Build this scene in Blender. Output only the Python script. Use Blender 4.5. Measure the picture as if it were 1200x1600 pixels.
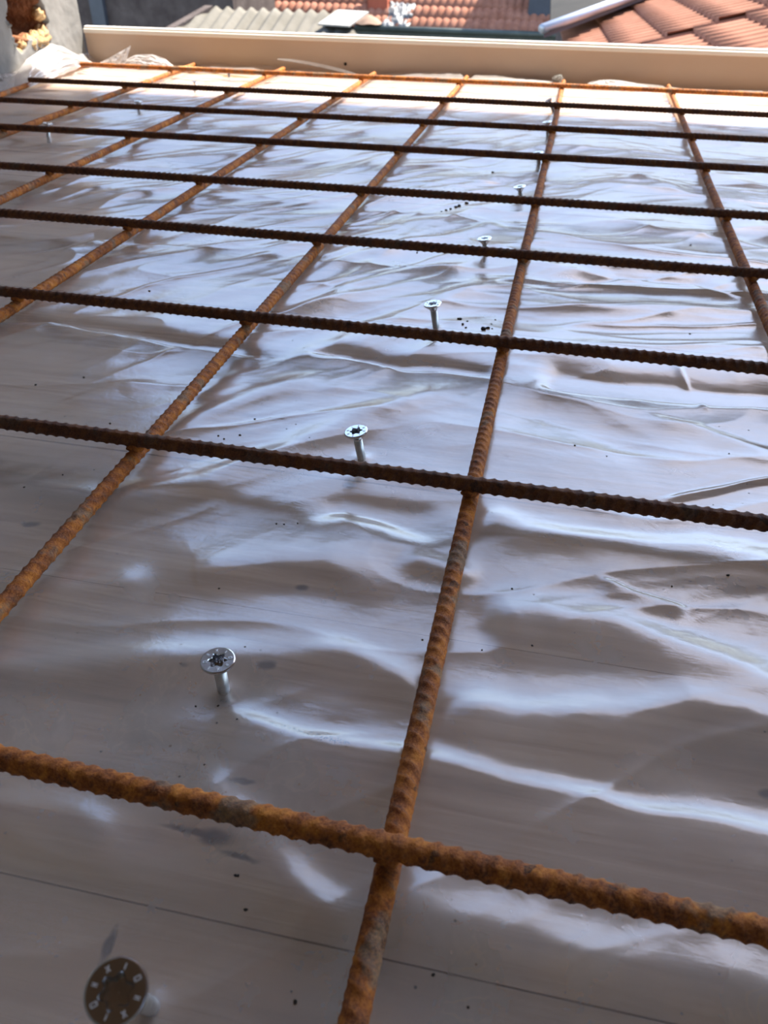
import bpy, math, random
import numpy as np
from mathutils import Vector, Matrix

random.seed(7)
RNG = np.random.RandomState(11)
scene = bpy.context.scene
for o in list(bpy.data.objects):
    bpy.data.objects.remove(o, do_unlink=True)
COL = scene.collection

# ------------------------------------------------------------------ camera
F, PITCH, YAW, ROLL = 1221.67, 0.64427, -0.19491, 0.015919
CAM = np.array([0.00733, -0.14108, 0.26002])


def cam_rows():
    cp, sp = math.cos(PITCH), math.sin(PITCH)
    f = np.array([math.sin(YAW) * cp, math.cos(YAW) * cp, -sp])
    rt = np.array([math.cos(YAW), -math.sin(YAW), 0.0])
    up = np.cross(rt, f)
    c, s = math.cos(ROLL), math.sin(ROLL)
    return c * rt + s * up, -s * rt + c * up, f


RT, UP, FW = cam_rows()
cam_data = bpy.data.cameras.new('camera')
cam = bpy.data.objects.new('camera', cam_data)
COL.objects.link(cam)
cam.matrix_world = Matrix(((RT[0], UP[0], -FW[0], CAM[0]), (RT[1], UP[1], -FW[1], CAM[1]),
                           (RT[2], UP[2], -FW[2], CAM[2]), (0, 0, 0, 1)))
cam_data.sensor_fit = 'HORIZONTAL'
cam_data.sensor_width = 5.6
cam_data.lens = 5.6 * F / 1200.0
cam_data.clip_start = 0.01
cam_data.clip_end = 200
cam_data.dof.use_dof = True
cam_data.dof.focus_distance = 0.42
cam_data.dof.aperture_fstop = 4.0
scene.camera = cam

# ------------------------------------------------------------------ light
scene.view_settings.view_transform = 'Standard'
scene.view_settings.look = 'None'
scene.view_settings.gamma = 1.0
scene.view_settings.use_curve_mapping = False
scene.view_settings.exposure = 0.31

SUN_AZ, SUN_EL = math.radians(38), math.radians(58)      # azimuth from +Y towards +X
world = bpy.data.worlds.new('world')
scene.world = world
world.use_nodes = True
wn = world.node_tree
wn.nodes.clear()
sky = wn.nodes.new('ShaderNodeTexSky')
sky.sky_type = 'NISHITA'
sky.sun_disc = False
sky.sun_elevation = SUN_EL
sky.sun_rotation = SUN_AZ
sky.air_density = 1.0
sky.dust_density = 1.0
bg = wn.nodes.new('ShaderNodeBackground')
bg.inputs['Strength'].default_value = 0.50
wo = wn.nodes.new('ShaderNodeOutputWorld')
hs = wn.nodes.new('ShaderNodeHueSaturation')
hs.inputs['Saturation'].default_value = 1.05
tint = wn.nodes.new('ShaderNodeMix')
tint.data_type = 'RGBA'
tint.blend_type = 'MULTIPLY'
tint.inputs[0].default_value = 1.0
tint.inputs[7].default_value = (1.06, 0.98, 0.93, 1)
wn.links.new(sky.outputs[0], hs.inputs['Color'])
wn.links.new(hs.outputs[0], tint.inputs[6])
wn.links.new(tint.outputs[2], bg.inputs[0])
wn.links.new(bg.outputs[0], wo.inputs[0])

sd = bpy.data.lights.new('sun', 'SUN')
sd.energy = 15.0
sd.angle = math.radians(0.53)
sd.color = (1.0, 0.93, 0.82)
sun = bpy.data.objects.new('sun', sd)
COL.objects.link(sun)
sv = Vector((math.sin(SUN_AZ) * math.cos(SUN_EL), math.cos(SUN_AZ) * math.cos(SUN_EL), math.sin(SUN_EL)))
sun.rotation_euler = sv.to_track_quat('Z', 'Y').to_euler()
sun.location = (3, 6, 6)


# ------------------------------------------------------------------ helpers
def ray(u, v):
    return (u - 600) / F * RT - (v - 800) / F * UP + FW


def at(u, v, z=0.0):
    d = ray(u, v)
    return CAM + (z - CAM[2]) / d[2] * d


def onx(u, v, x):
    d = ray(u, v)
    return CAM + (x - CAM[0]) / d[0] * d


def ony(u, v, y):
    d = ray(u, v)
    return CAM + (y - CAM[1]) / d[1] * d


def tag(o, label=None, cat=None, group=None, kind=None):
    if label: o['label'] = label
    if cat: o['category'] = cat
    if group: o['group'] = group
    if kind: o['kind'] = kind
    return o


def empty(name, loc=(0, 0, 0)):
    o = bpy.data.objects.new(name, None)
    o.empty_display_size = 0.02
    COL.objects.link(o)
    o.location = loc
    return o


def link_mesh(name, me, mats, parent=None, smooth=True):
    if not isinstance(mats, (list, tuple)): mats = [mats]
    for m in mats: me.materials.append(m)
    if smooth:
        me.polygons.foreach_set('use_smooth', np.ones(len(me.polygons), dtype=bool))
    me.update()
    o = bpy.data.objects.new(name, me)
    COL.objects.link(o)
    if parent is not None: o.parent = parent
    return o


def quads_mesh(name, V, Q):
    me = bpy.data.meshes.new(name)
    V = np.asarray(V, dtype=np.float32)
    Q = np.asarray(Q, dtype=np.int32)
    me.vertices.add(len(V))
    me.vertices.foreach_set('co', V.ravel())
    me.loops.add(Q.size)
    me.loops.foreach_set('vertex_index', Q.ravel())
    me.polygons.add(len(Q))
    me.polygons.foreach_set('loop_start', np.arange(0, Q.size, 4, dtype=np.int32))
    try:
        me.polygons.foreach_set('loop_total', np.full(len(Q), 4, dtype=np.int32))
    except Exception:
        pass
    me.update(calc_edges=True)
    me.validate()
    return me


def grid_quads(nr, nc, wrap=False):
    i = np.arange(nr - 1)[:, None]
    j = np.arange(nc if wrap else nc - 1)[None, :]
    j2 = (j + 1) % nc
    return np.stack([i * nc + j, i * nc + j2, (i + 1) * nc + j2, (i + 1) * nc + j], -1).reshape(-1, 4)


class MB:
    """collects simple shapes, links them as one mesh"""

    def __init__(self):
        self.v = []
        self.f = []

    def add(self, vs, fs):
        n = len(self.v)
        self.v += [tuple(p) for p in vs]
        self.f += [tuple(i + n for i in f) for f in fs]
        return self

    def box(self, a, b, M=None):
        x0, y0, z0 = a
        x1, y1, z1 = b
        vs = [Vector(p) for p in ((x0, y0, z0), (x1, y0, z0), (x1, y1, z0), (x0, y1, z0), (x0, y0, z1), (x1, y0, z1), (x1, y1, z1), (x0, y1, z1))]
        if M is not None: vs = [M @ p for p in vs]
        return self.add(vs, [(3, 2, 1, 0), (4, 5, 6, 7), (0, 1, 5, 4), (1, 2, 6, 5), (2, 3, 7, 6), (3, 0, 4, 7)])

    def prism(self, poly, off):
        """polygon (3D points) extruded by vector off"""
        n = len(poly)
        P = [Vector(p) for p in poly]
        O = Vector(off)
        fs = [tuple(range(n)), tuple(range(2 * n - 1, n - 1, -1))]
        for i in range(n):
            j = (i + 1) % n
            fs.append((i, i + n, j + n, j))
        return self.add(P + [p + O for p in P], fs)

    def tube(self, pts, r, seg=16):
        pts = [Vector(p) for p in pts]
        n0 = len(self.v)
        rings = []
        for k, p in enumerate(pts):
            t = (pts[min(k + 1, len(pts) - 1)] - pts[max(k - 1, 0)]).normalized()
            a = t.orthogonal().normalized() if k == 0 else (self._a - t * self._a.dot(t)).normalized()
            self._a = a
            b = t.cross(a)
            rr = r[k] if isinstance(r, (list, tuple)) else r
            rings.append([p + (a * math.cos(2 * math.pi * i / seg) + b * math.sin(2 * math.pi * i / seg)) * rr for i in range(seg)])
        vs = [q for rg in rings for q in rg]
        fs = []
        for k in range(len(rings) - 1):
            for i in range(seg):
                j = (i + 1) % seg
                fs.append((k * seg + i, k * seg + j, (k + 1) * seg + j, (k + 1) * seg + i))
        fs.append(tuple(range(seg - 1, -1, -1)))
        fs.append(tuple((len(rings) - 1) * seg + i for i in range(seg)))
        return self.add(vs, fs)

    def build(self, name, mat, parent=None, smooth=False):
        me = bpy.data.meshes.new(name)
        me.from_pydata(self.v, [], self.f)
        return link_mesh(name, me, mat, parent, smooth)


def bevel(o, w, seg=2):
    m = o.modifiers.new('bevel', 'BEVEL')
    m.width = w
    m.segments = seg
    m.limit_method = 'ANGLE'
    return o


# numpy gradient noise
_P = RNG.permutation(256)
_P = np.concatenate([_P, _P, _P])
_G = np.stack([np.cos(np.arange(256) / 256 * 2 * np.pi), np.sin(np.arange(256) / 256 * 2 * np.pi)], 1)


def perlin(x, y, seed=0):
    xi = np.floor(x).astype(int)
    yi = np.floor(y).astype(int)
    xf = x - xi
    yf = y - yi
    xi = (xi + seed * 37) & 255
    yi = (yi + seed * 91) & 255
    u = xf ** 3 * (xf * (xf * 6 - 15) + 10)
    v = yf ** 3 * (yf * (yf * 6 - 15) + 10)

    def g(a, b, dx, dy):
        h = _P[_P[(xi + a) & 255] + ((yi + b) & 255)]
        return _G[h, 0] * dx + _G[h, 1] * dy
    n0 = g(0, 0, xf, yf) * (1 - u) + g(1, 0, xf - 1, yf) * u
    n1 = g(0, 1, xf, yf - 1) * (1 - u) + g(1, 1, xf - 1, yf - 1) * u
    return (n0 * (1 - v) + n1 * v) * 1.5


# ------------------------------------------------------------------ materials
class NT:
    def __init__(self, name):
        self.m = bpy.data.materials.new(name)
        self.m.use_nodes = True
        self.t = self.m.node_tree
        self.t.nodes.clear()
        self.out = self.t.nodes.new('ShaderNodeOutputMaterial')

    def n(self, typ, **kw):
        nd = self.t.nodes.new(typ)
        for k, v in kw.items():
            if k.startswith('_'):
                setattr(nd, k[1:], v)
        for k, v in kw.items():
            if not k.startswith('_'):
                key = int(k[1:]) if (k[0] == 'i' and k[1:].isdigit()) else k.replace('__', ' ')
                if isinstance(v, bpy.types.NodeSocket):
                    self.t.links.new(v, nd.inputs[key])
                else:
                    nd.inputs[key].default_value = v
        return nd

    def co(self, scale=(1, 1, 1), rot=(0, 0, 0), loc=(0, 0, 0)):
        tc = self.n('ShaderNodeTexCoord')
        mp = self.n('ShaderNodeMapping', Vector=tc.outputs['Object'], Scale=scale, Rotation=rot, Location=loc)
        return mp.outputs[0]

    def noise(self, vec, scale, detail=4, rough=.5, dist=0):
        return self.n('ShaderNodeTexNoise', Vector=vec, Scale=scale, Detail=detail, Roughness=rough, Distortion=dist).outputs[0]

    def ramp(self, fac, stops):
        r = self.n('ShaderNodeValToRGB', Fac=fac)
        e = r.color_ramp.elements
        while len(e) < len(stops): e.new(.5)
        for k, (p, c) in enumerate(stops):
            e[k].position = p
            e[k].color = (c[0], c[1], c[2], 1) if isinstance(c, (tuple, list)) else (c, c, c, 1)
        return r.outputs[0]

    def mixc(self, fac, a, b, mode='MIX'):
        nd = self.t.nodes.new('ShaderNodeMix')
        nd.data_type = 'RGBA'
        nd.blend_type = mode
        for idx, v in ((0, fac), (6, a), (7, b)):
            if isinstance(v, bpy.types.NodeSocket):
                self.t.links.new(v, nd.inputs[idx])
            else:
                nd.inputs[idx].default_value = v if idx == 0 else (v[0], v[1], v[2], 1)
        return nd.outputs[2]

    def math(self, op, a, b=0.0, clamp=False):
        nd = self.t.nodes.new('ShaderNodeMath')
        nd.operation = op
        nd.use_clamp = clamp
        for idx, v in ((0, a), (1, b)):
            if isinstance(v, bpy.types.NodeSocket):
                self.t.links.new(v, nd.inputs[idx])
            else:
                nd.inputs[idx].default_value = v
        return nd.outputs[0]

    def bump(self, h, strength=.5, dist=.001):
        return self.n('ShaderNodeBump', Height=h, Strength=strength, Distance=dist).outputs[0]

    def done(self, shader):
        self.t.links.new(shader, self.out.inputs[0])
        return self.m

    def pbr(self, col, rough=.5, metal=0, normal=None, spec=.5):
        kw = dict(Roughness=rough, Metallic=metal)
        p = self.n('ShaderNodeBsdfPrincipled', **kw)
        p.inputs['Specular IOR Level'].default_value = spec
        if isinstance(col, bpy.types.NodeSocket): self.t.links.new(col, p.inputs['Base Color'])
        else: p.inputs['Base Color'].default_value = (*col, 1)
        if normal is not None: self.t.links.new(normal, p.inputs['Normal'])
        return self.done(p.outputs[0])


def mottled(name, c1, c2, scale=5, rough=.7, bump=.3, bdist=.002, metal=0, stretch=(1, 1, 1)):
    spec = .5 if rough < .65 else .12
    t = NT(name)
    v = t.co(stretch)
    n = t.noise(v, scale, 6, .6)
    c = t.ramp(n, [(.3, c1), (.7, c2)])
    n2 = t.noise(v, scale * 7, 4, .6)
    return t.pbr(c, rough, metal, t.bump(n2, bump, bdist), spec)


def mat_film(name='polythene_film', opacity=.32):
    t = NT(name)
    v = t.co()
    # water stains, dust and specks lying on the film
    st = t.noise(v, 14, 5, .6, .6)
    blot = t.ramp(st, [(.56, 0.0), (.66, 1.0)])
    ring = t.ramp(t.noise(v, 40, 3, .6, 1.2), [(.47, 0.0), (.5, 1.0), (.53, 0.0)])
    stain = t.math('MULTIPLY', blot, t.math('ADD', t.math('MULTIPLY', ring, .5), .30))
    vor = t.n('ShaderNodeTexVoronoi', Vector=v, Scale=150.0, Randomness=1.0)
    dot = t.ramp(vor.outputs['Distance'], [(.06, 1.0), (.10, 0.0)])
    mask = t.ramp(t.noise(v, 9, 3, .6), [(.54, 0.0), (.62, 1.0)])
    speck = t.math('MULTIPLY', dot, mask)
    col = t.mixc(stain, (.76, .73, .72), (.50, .42, .33))
    col = t.mixc(speck, col, (.03, .025, .02))
    hz = t.noise(v, 26, 5, .65)
    rough = t.math('ADD', t.math('MULTIPLY', hz, .14), .15)
    fine = t.noise(t.co((1, 1, 1), (0, 0, .5)), 90, 4, .6, .4)
    scr = t.noise(t.co((30, 260, 30), (0, 0, .3)), 1, 3, .6, .3)
    nrm = t.bump(t.math('ADD', fine, t.math('MULTIPLY', scr, .35)), .25, .0009)
    d = t.n('ShaderNodeBsdfDiffuse', Color=col, Normal=nrm)
    tr = t.n('ShaderNodeBsdfTranslucent', Color=col, Normal=nrm)
    body = t.n('ShaderNodeMixShader', Fac=.35, i1=d.outputs[0], i2=tr.outputs[0])
    clear = t.n('ShaderNodeBsdfTransparent', Color=(.97, .96, .95, 1))
    op = t.math('ADD', t.math('ADD', t.math('MULTIPLY', hz, .20), opacity - .10), t.math('MULTIPLY', stain, .3), True)
    op = t.math('MAXIMUM', op, speck)
    mx = t.n('ShaderNodeMixShader', Fac=op, i1=clear.outputs[0], i2=body.outputs[0])
    gl = t.n('ShaderNodeBsdfGlossy', Color=(1, 1, 1, 1), Roughness=rough, Normal=nrm)
    geo = t.n('ShaderNodeNewGeometry')
    ior = t.math('ADD', 1.5, t.math('MULTIPLY', geo.outputs['Backfacing'], 1 / 1.5 - 1.5))
    fr = t.n('ShaderNodeFresnel', IOR=ior, Normal=nrm)
    # film has two faces, each one reflects
    f2 = t.math('MINIMUM', t.math('MULTIPLY', fr.outputs[0], 2.3), .25)
    f2 = t.math('MULTIPLY', f2, t.math('SUBTRACT', 1.0, speck))
    fin = t.n('ShaderNodeMixShader', Fac=f2, i1=mx.outputs[0], i2=gl.outputs[0])
    return t.done(fin.outputs[0])


def mat_rust(name, seed=0, dark=0):
    t = NT(name)
    v = t.co((1, 1, 1), (0, 0, 0), (seed * 3.1, seed, seed * 1.7))
    n1 = t.noise(v, 95, 6, .7, .5)
    base = t.ramp(n1, [(.32, (.06, .015, .007)), (.45, (.22, .055, .010)), (.56, (.42, .125, .012)), (.68, (.60, .22, .025))])
    n2 = t.noise(v, 38, 4, .6)
    patch = t.ramp(n2, [(.57, 0.0), (.63, 1.0)])
    n3 = t.noise(v, 240, 4, .7)
    mill = t.ramp(n3, [(.3, (.05, .06, .065)), (.7, (.26, .20, .12))])
    c = t.mixc(t.math('MULTIPLY', patch, .8), base, mill)
    pit = t.ramp(t.noise(t.co((1, 1, 1), (0, 0, 0), (seed + 9.0, 2, 1)), 120, 2, .5), [(.66, 0.0), (.70, 1.0)])
    c = t.mixc(t.math('MULTIPLY', pit, .85), c, (.012, .012, .014))
    grit = t.noise(v, 1100, 3, .7)
    c = t.mixc(.28, c, t.ramp(grit, [(.35, (.03, .010, .005)), (.65, (.62, .24, .05))]), 'MIX')
    gr = t.n('ShaderNodeAttribute', _attribute_name='groove')
    c = t.mixc(t.math('MULTIPLY', gr.outputs['Fac'], .8), c, (.045, .012, .006))
    if dark: c = t.mixc(dark, c, t.ramp(n2, [(.35, (.022, .010, .007)), (.65, (.045, .020, .014))]))  # paints the shade of backlit bars into the rust colour
    b = t.bump(t.math('ADD', t.noise(v, 500, 5, .7), t.math('MULTIPLY', n1, .8)), .8, .0007)
    return t.pbr(c, .75, 0, b, .3)


def mat_wood(name, c1, c2, knots=(), seams=True):
    t = NT(name)
    g = t.noise(t.co((2.2, 40, 2)), 3.2, 6, .65, .5)
    c = t.ramp(g, [(.3, c1), (.72, c2)])
    tone = t.noise(t.co((1.1, 7.5, 1)), 1.0, 1, .5)
    c = t.mixc(t.ramp(tone, [(.35, 0.0), (.65, .5)]), c, c2)
    gy = t.noise(t.co((1, 1, 1)), 9, 4, .6)
    c = t.mixc(t.ramp(gy, [(.48, 0.0), (.7, .55)]), c, (.20, .19, .18))
    v = t.co()
    wob = t.n('ShaderNodeTexNoise', Vector=v, Scale=70.0, Detail=3.0).outputs['Color']
    wv = t.n('ShaderNodeVectorMath', _operation='MULTIPLY_ADD', i0=wob, i1=(.008, .008, 0), i2=v)
    for (kx, ky, a, b) in knots:
        s = t.n('ShaderNodeVectorMath', _operation='SUBTRACT', i0=wv.outputs[0], i1=(kx + .004, ky + .004, 0))
        m = t.n('ShaderNodeVectorMath', _operation='MULTIPLY', i0=s.outputs[0], i1=(1 / a, 1 / b, 0))
        ln = t.n('ShaderNodeVectorMath', _operation='LENGTH', i0=m.outputs[0])
        f = t.ramp(ln.outputs['Value'], [(.45, 1.0), (1.0, 0.0)])
        c = t.mixc(t.math('MULTIPLY', f, .9), c, (.025, .022, .022))
    return t.pbr(c, .75, 0, t.bump(g, .4, .001), .3)


def mat_tile(name, c1, c2, dark):
    t = NT(name)
    v = t.co()
    c = t.ramp(t.noise(v, 3.5, 5, .6), [(.3, c1), (.7, c2)])
    c = t.mixc(t.ramp(t.noise(v, 1.6, 4, .7), [(.52, 0.0), (.72, .55)]), c, dark)
    return t.pbr(c, .8, 0, t.bump(t.noise(v, 30, 4, .6), .3, .003), .1)


M_film = mat_film()
M_flap = mat_film('doubled_film', .72)
M_rust = [mat_rust('rusty_steel_a', 0), mat_rust('rusty_steel_b', 4), mat_rust('backlit_shade_steel', 7, .72)]  # last one: rust darkened to paint in the crossbars' backlit shade
M_render = mottled('grey_render', (.15, .145, .135), (.235, .225, .21), 11, .9, .5, .002)
M_brick = mottled('broken_brick', (.16, .06, .03), (.36, .17, .09), 16, .95, 1, .008)
M_foam = mottled('yellow_foam', (.36, .21, .09), (.58, .42, .24), 22, .8, .8, .006)
M_edging = mottled('beige_coated_metal', (.43, .31, .225), (.48, .355, .26), 3, .38, .08, .001, 0, (1, 3, 3))
M_edging_rim = mottled('pale_rim_coat', (.66, .60, .52), (.74, .68, .60), 4, .35, .08, .001)
M_zinc = NT('zinc_plate').pbr((.60, .61, .63), .17, 1.0)
M_zinc_dull = mottled('zinc_shank', (.48, .50, .50), (.62, .63, .62), 300, .42, .2, .0002, 1.0)
M_mark = NT('embossed_zinc').pbr((.86, .88, .90), .35, .6)
M_crumb = mottled('dark_crumb', (.012, .010, .008), (.05, .04, .03), 600, .9, .6, .0005)
M_lath = mottled('pale_lath', (.62, .42, .18), (.80, .60, .30), 12, .7, .3, .001, 0, (1, 8, 8))
M_cement = mottled('fibre_cement', (.10, .092, .074), (.16, .148, .124), 2.2, .9, .4, .003)
M_tile = mat_tile('clay_tile', (.28, .112, .066), (.40, .19, .125), (.20, .085, .055))
M_tile_big = mat_tile('concrete_tile', (.24, .108, .07), (.31, .15, .10), (.21, .095, .062))
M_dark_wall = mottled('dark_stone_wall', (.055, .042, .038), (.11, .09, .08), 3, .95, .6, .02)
M_blue_grey = mottled('blue_grey_metal', (.04, .048, .06), (.06, .07, .088), 3, .5, .1, .002)
M_pipe = mottled('galvanised_pipe', (.42, .46, .52), (.52, .56, .62), 5, .38, .1, .001, .5)
M_black_gutter = mottled('dark_green_gutter', (.03, .045, .04), (.06, .08, .07), 4, .5, .1, .001)
M_chimney = mottled('red_chimney', (.36, .10, .06), (.46, .14, .08), 5, .8, .3, .004)
M_lead = mottled('crumpled_foil', (.09, .10, .105), (.18, .19, .20), 8, .45, .6, .02, .3)
M_olive = mottled('olive_board', (.014, .013, .010), (.028, .025, .02), 3, .8, .2, .003)
M_white = mottled('pale_sheet', (.28, .27, .245), (.36, .345, .315), 3, .7, .2, .002)
M_ceiling = mottled('timber_soffit', (.20, .135, .085), (.30, .21, .14), 2, .8, .3, .004, 0, (1, 8, 1))
M_ground = mottled('street_ground', (.10, .10, .095), (.17, .165, .15), .5, .95, .3, .02)

# ------------------------------------------------------------------ the setting
WOOD_Z = -0.0095
knots = []
for (u, v, a, b) in ((471, 916, .0042, .0030), (415, 1038, .0050, .0035), (340, 1308, .0085, .0048), (300, 1296, .013, .0016), (378, 1222, .0075, .0015),
                     (172, 1480, .0022, .0075), (545, 758, .0055, .0045), (49, 816, .006, .003), (1196, 1238, .004, .003), (288, 1040, .003, .0016), (375, 1340, .010, .0016)):
    p = at(u, v, WOOD_Z)
    knots.append((p[0], p[1], a, b))
M_board = mat_wood('shuttering_boards', (.31, .19, .105), (.62, .43, .27), knots)
# seam lines between the boards as photographed, taken at board height
seam = [at(275, 1425, WOOD_Z)[1] + .0, at(400, 950, WOOD_Z)[1]]
fl = MB()
seam_dir = at(550, 1495, WOOD_Z) - at(0, 1350, WOOD_Z)
ang = math.atan2(seam_dir[1], seam_dir[0])
edges = [-1.2, -.9, -.6, -.35, -.18]
edges += [seam[0], seam[1]]
y = seam[1]
while y < 1.62:
    y += .118
    edges.append(min(y, 1.80))
edges = sorted(edges)
edges[-1] = 1.80
for a, b in zip(edges[:-1], edges[1:]):
    dz = random.uniform(-.0006, .0006)
    fl.box((-1.35, a + .0004, WOOD_Z - .03), (1.6, b - .0004, WOOD_Z + dz))
floor = fl.build('floor', M_board)
tag(floor, 'pale brown shuttering boards seen through the plastic film', kind='structure')
sb = MB().box((-1.6, -2.6, -.35), (1.9, 1.80, WOOD_Z - .031))
tag(sb.build('trim_1', M_render), 'slab edge under the boards', kind='structure')

# roof over the work area: it keeps everything but the far strip in shade
CEIL = 3.2
EAVE = 1.44 + CEIL * math.cos(SUN_AZ) / math.tan(SUN_EL)
ce = MB().box((-4.0, -3.2, CEIL), (6.0, EAVE, CEIL + .05))
for k in range(9):
    ce.box((-3.9 + k * 1.1, -3.2, CEIL - .14), (-3.8 + k * 1.1, EAVE - .12, CEIL))
tag(ce.build('ceiling', M_ceiling), 'timber roof over the work area', kind='structure')
wb = MB().box((-1.4, -3.0, -.35), (6.0, -2.85, CEIL))  # unseen wall added to cut the light from behind
tag(wb.build('added_back_wall', M_render), 'unseen grey wall added behind the camera to darken the near side', kind='structure')

# left wall with the broken recess, running along Y, faces +X
WX = -1.072
YC = 1.735
rec = [onx(u, v, WX) for (u, v) in ((8, -40), (9, 20), (14, 45), (22, 68), (34, 78), (46, 66), (56, 62), (72, 52), (74, 30), (66, 8), (62, -40))]
zt = 2.4
# face as a grid with a displaced hollow inside the recess outline
ny, nz = 260, 170
ys = np.concatenate([np.linspace(-2.9, .95, 12), np.linspace(.97, YC, ny)])
zs = np.concatenate([np.linspace(-.35, -.02, 4), np.linspace(-.01, .42, nz), np.linspace(.46, CEIL, 8)])
YY, ZZ = np.meshgrid(ys, zs, indexing='xy')
poly = np.array([[p[1], p[2]] for p in rec])


def inside(px, py, poly):
    r = np.zeros(px.shape, bool)
    n = len(poly)
    for i in range(n):
        x0, y0 = poly[i]
        x1, y1 = poly[(i + 1) % n]
        c = ((y0 > py) != (y1 > py)) & (px < (x1 - x0) * (py - y0) / (y1 - y0 + 1e-12) + x0)
        r ^= c
    return r


def segdist(px, py, poly, closed=True):
    d = np.full(px.shape, 1e9)
    n = len(poly)
    for i in range(n if closed else n - 1):
        a = poly[i]
        b = poly[(i + 1) % n]
        ab = b - a
        t = np.clip(((px - a[0]) * ab[0] + (py - a[1]) * ab[1]) / (ab @ ab), 0, 1)
        d = np.minimum(d, np.hypot(px - a[0] - t * ab[0], py - a[1] - t * ab[1]))
    return d


wy = YY + .012 * perlin(YY * 30, ZZ * 30, 3)
wz = ZZ + .010 * perlin(YY * 28, ZZ * 28, 4)
ins = inside(wy, wz, poly)
sdv = segdist(wy, wz, poly)
depth = np.where(ins, np.clip(sdv / .018, 0, 1) * .10 + .018 * perlin(YY * 25, ZZ * 40, 5), 0)
XX = WX - depth + np.where(ins, 0, .0006 * perlin(YY * 60, ZZ * 60, 6))
Vw = np.stack([XX, YY, ZZ], -1).reshape(-1, 3)
me = quads_mesh('wall_left', Vw, grid_quads(len(zs), len(ys)))
wl = link_mesh('wall_left', me, [M_render, M_brick])
cent = np.zeros(len(me.polygons) * 3)
me.polygons.foreach_get('center', cent)
insf = (ins[:-1, :-1] & ins[1:, 1:]).reshape(-1)
me.polygons.foreach_set('material_index', insf.astype(np.int32))
tag(wl, 'grey rendered wall with a broken out brown recess', kind='structure')
wm = MB().box((WX - .40, -2.9, -.35), (WX - .16, YC, CEIL))
wm.box((WX - .17, YC - .012, -.35), (WX - .0005, YC, CEIL))
tag(wm.build('wall_far_left', M_render), 'core and end face of the left wall', kind='structure')

# yellow foam in the lower right of the recess: lumpy child of the wall
for (u, v, s) in ((62, 62, .018), (54, 64, .016), (66, 54, .016), (44, 68, .015), (70, 46, .010), (36, 74, .012), (28, 84, .010), (60, 22, .012), (58, 70, .012), (48, 72, .012)):
    p = onx(u, v, WX - .012)
    m = MB()
    nn = 14
    vs = []
    for i in range(nn + 1):
        for j in range(20):
            th = math.pi * i / nn
            ph = 2 * math.pi * j / 20
            rr = s * (1 + .25 * math.sin(3 * ph + i + u) * math.sin(2.3 * th + v))
            vs.append((rr * math.sin(th) * math.cos(ph), rr * math.sin(th) * math.sin(ph), rr * math.cos(th)))
    fs = [(i * 20 + j, (i + 1) * 20 + j, (i + 1) * 20 + (j + 1) % 20, i * 20 + (j + 1) % 20) for i in range(nn) for j in range(20)]
    m.add(vs, fs)
    o = m.build('foam_lump', M_foam, wl, True)
    o.location = p
    tag(o, 'pale yellow foam lump in the recess')

# ------------------------------------------------------------------ edging board at the far side
E0 = np.array([-1.0715, 1.742, 0])
E1 = np.array([.415, 1.792, 0])
ed = (E1 - E0) / np.linalg.norm(E1 - E0)
en = np.array([-ed[1], ed[0], 0])
top0 = ony(133, 41, E0[1] + .004)[2]
top1 = ony(1198, 77, E1[1] + .004)[2]
print('TOP', top0, top1)
ETOP = (top0 + top1) / 2
root = empty('edging_board', tuple(E0))
tag(root, 'long beige edging board with pale double rim, upright along the far edge of film', 'edging board')
L = 2.75


def edge_part(prof, name, mat):
    m = MB()
    pts = []
    m.prism([(0, p[0], p[1]) for p in prof], (L, 0, 0))
    o = m.build(name, mat, root)
    o.rotation_euler = (0, 0, math.atan2(ed[1], ed[0]))
    return o


h = ETOP
edge_part([(0, -.012), (0, h - .012), (.003, h - .010), (.009, h - .010), (.009, -.012)], 'face_panel', M_edging)
bevel(edge_part([(-.005, h - .0125), (-.005, h - .0045), (.001, h - .0035), (.001, h - .0115)], 'rim', M_edging_rim), .0012)
bevel(edge_part([(.0015, h - .0105), (.0005, h), (.012, h + .001), (.012, h - .0095)], 'rim', M_edging_rim), .0012)
for (u, v) in ((541, 100), (1068, 82)):
    p = ony(u, v, 1.77)
    s = (p - E0) @ ed
    p = E0 + ed * s
    zz = ony(u, v, p[1])[2]
    m = MB().tube([(p[0], p[1] - .0015, zz), (p[0], p[1] + .002, zz)], .0032, 14)
    o = m.build('rivet', M_crumb, root)
    o.matrix_parent_inverse = Matrix.Translation(-Vector(E0))
    tag(o, 'small dark rivet')
p0 = at(131, 100, .0)
m = MB().tube([(p0[0] - .004, 1.732, .004), (p0[0] + .012, 1.738, .004)], .006, 12)

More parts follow.
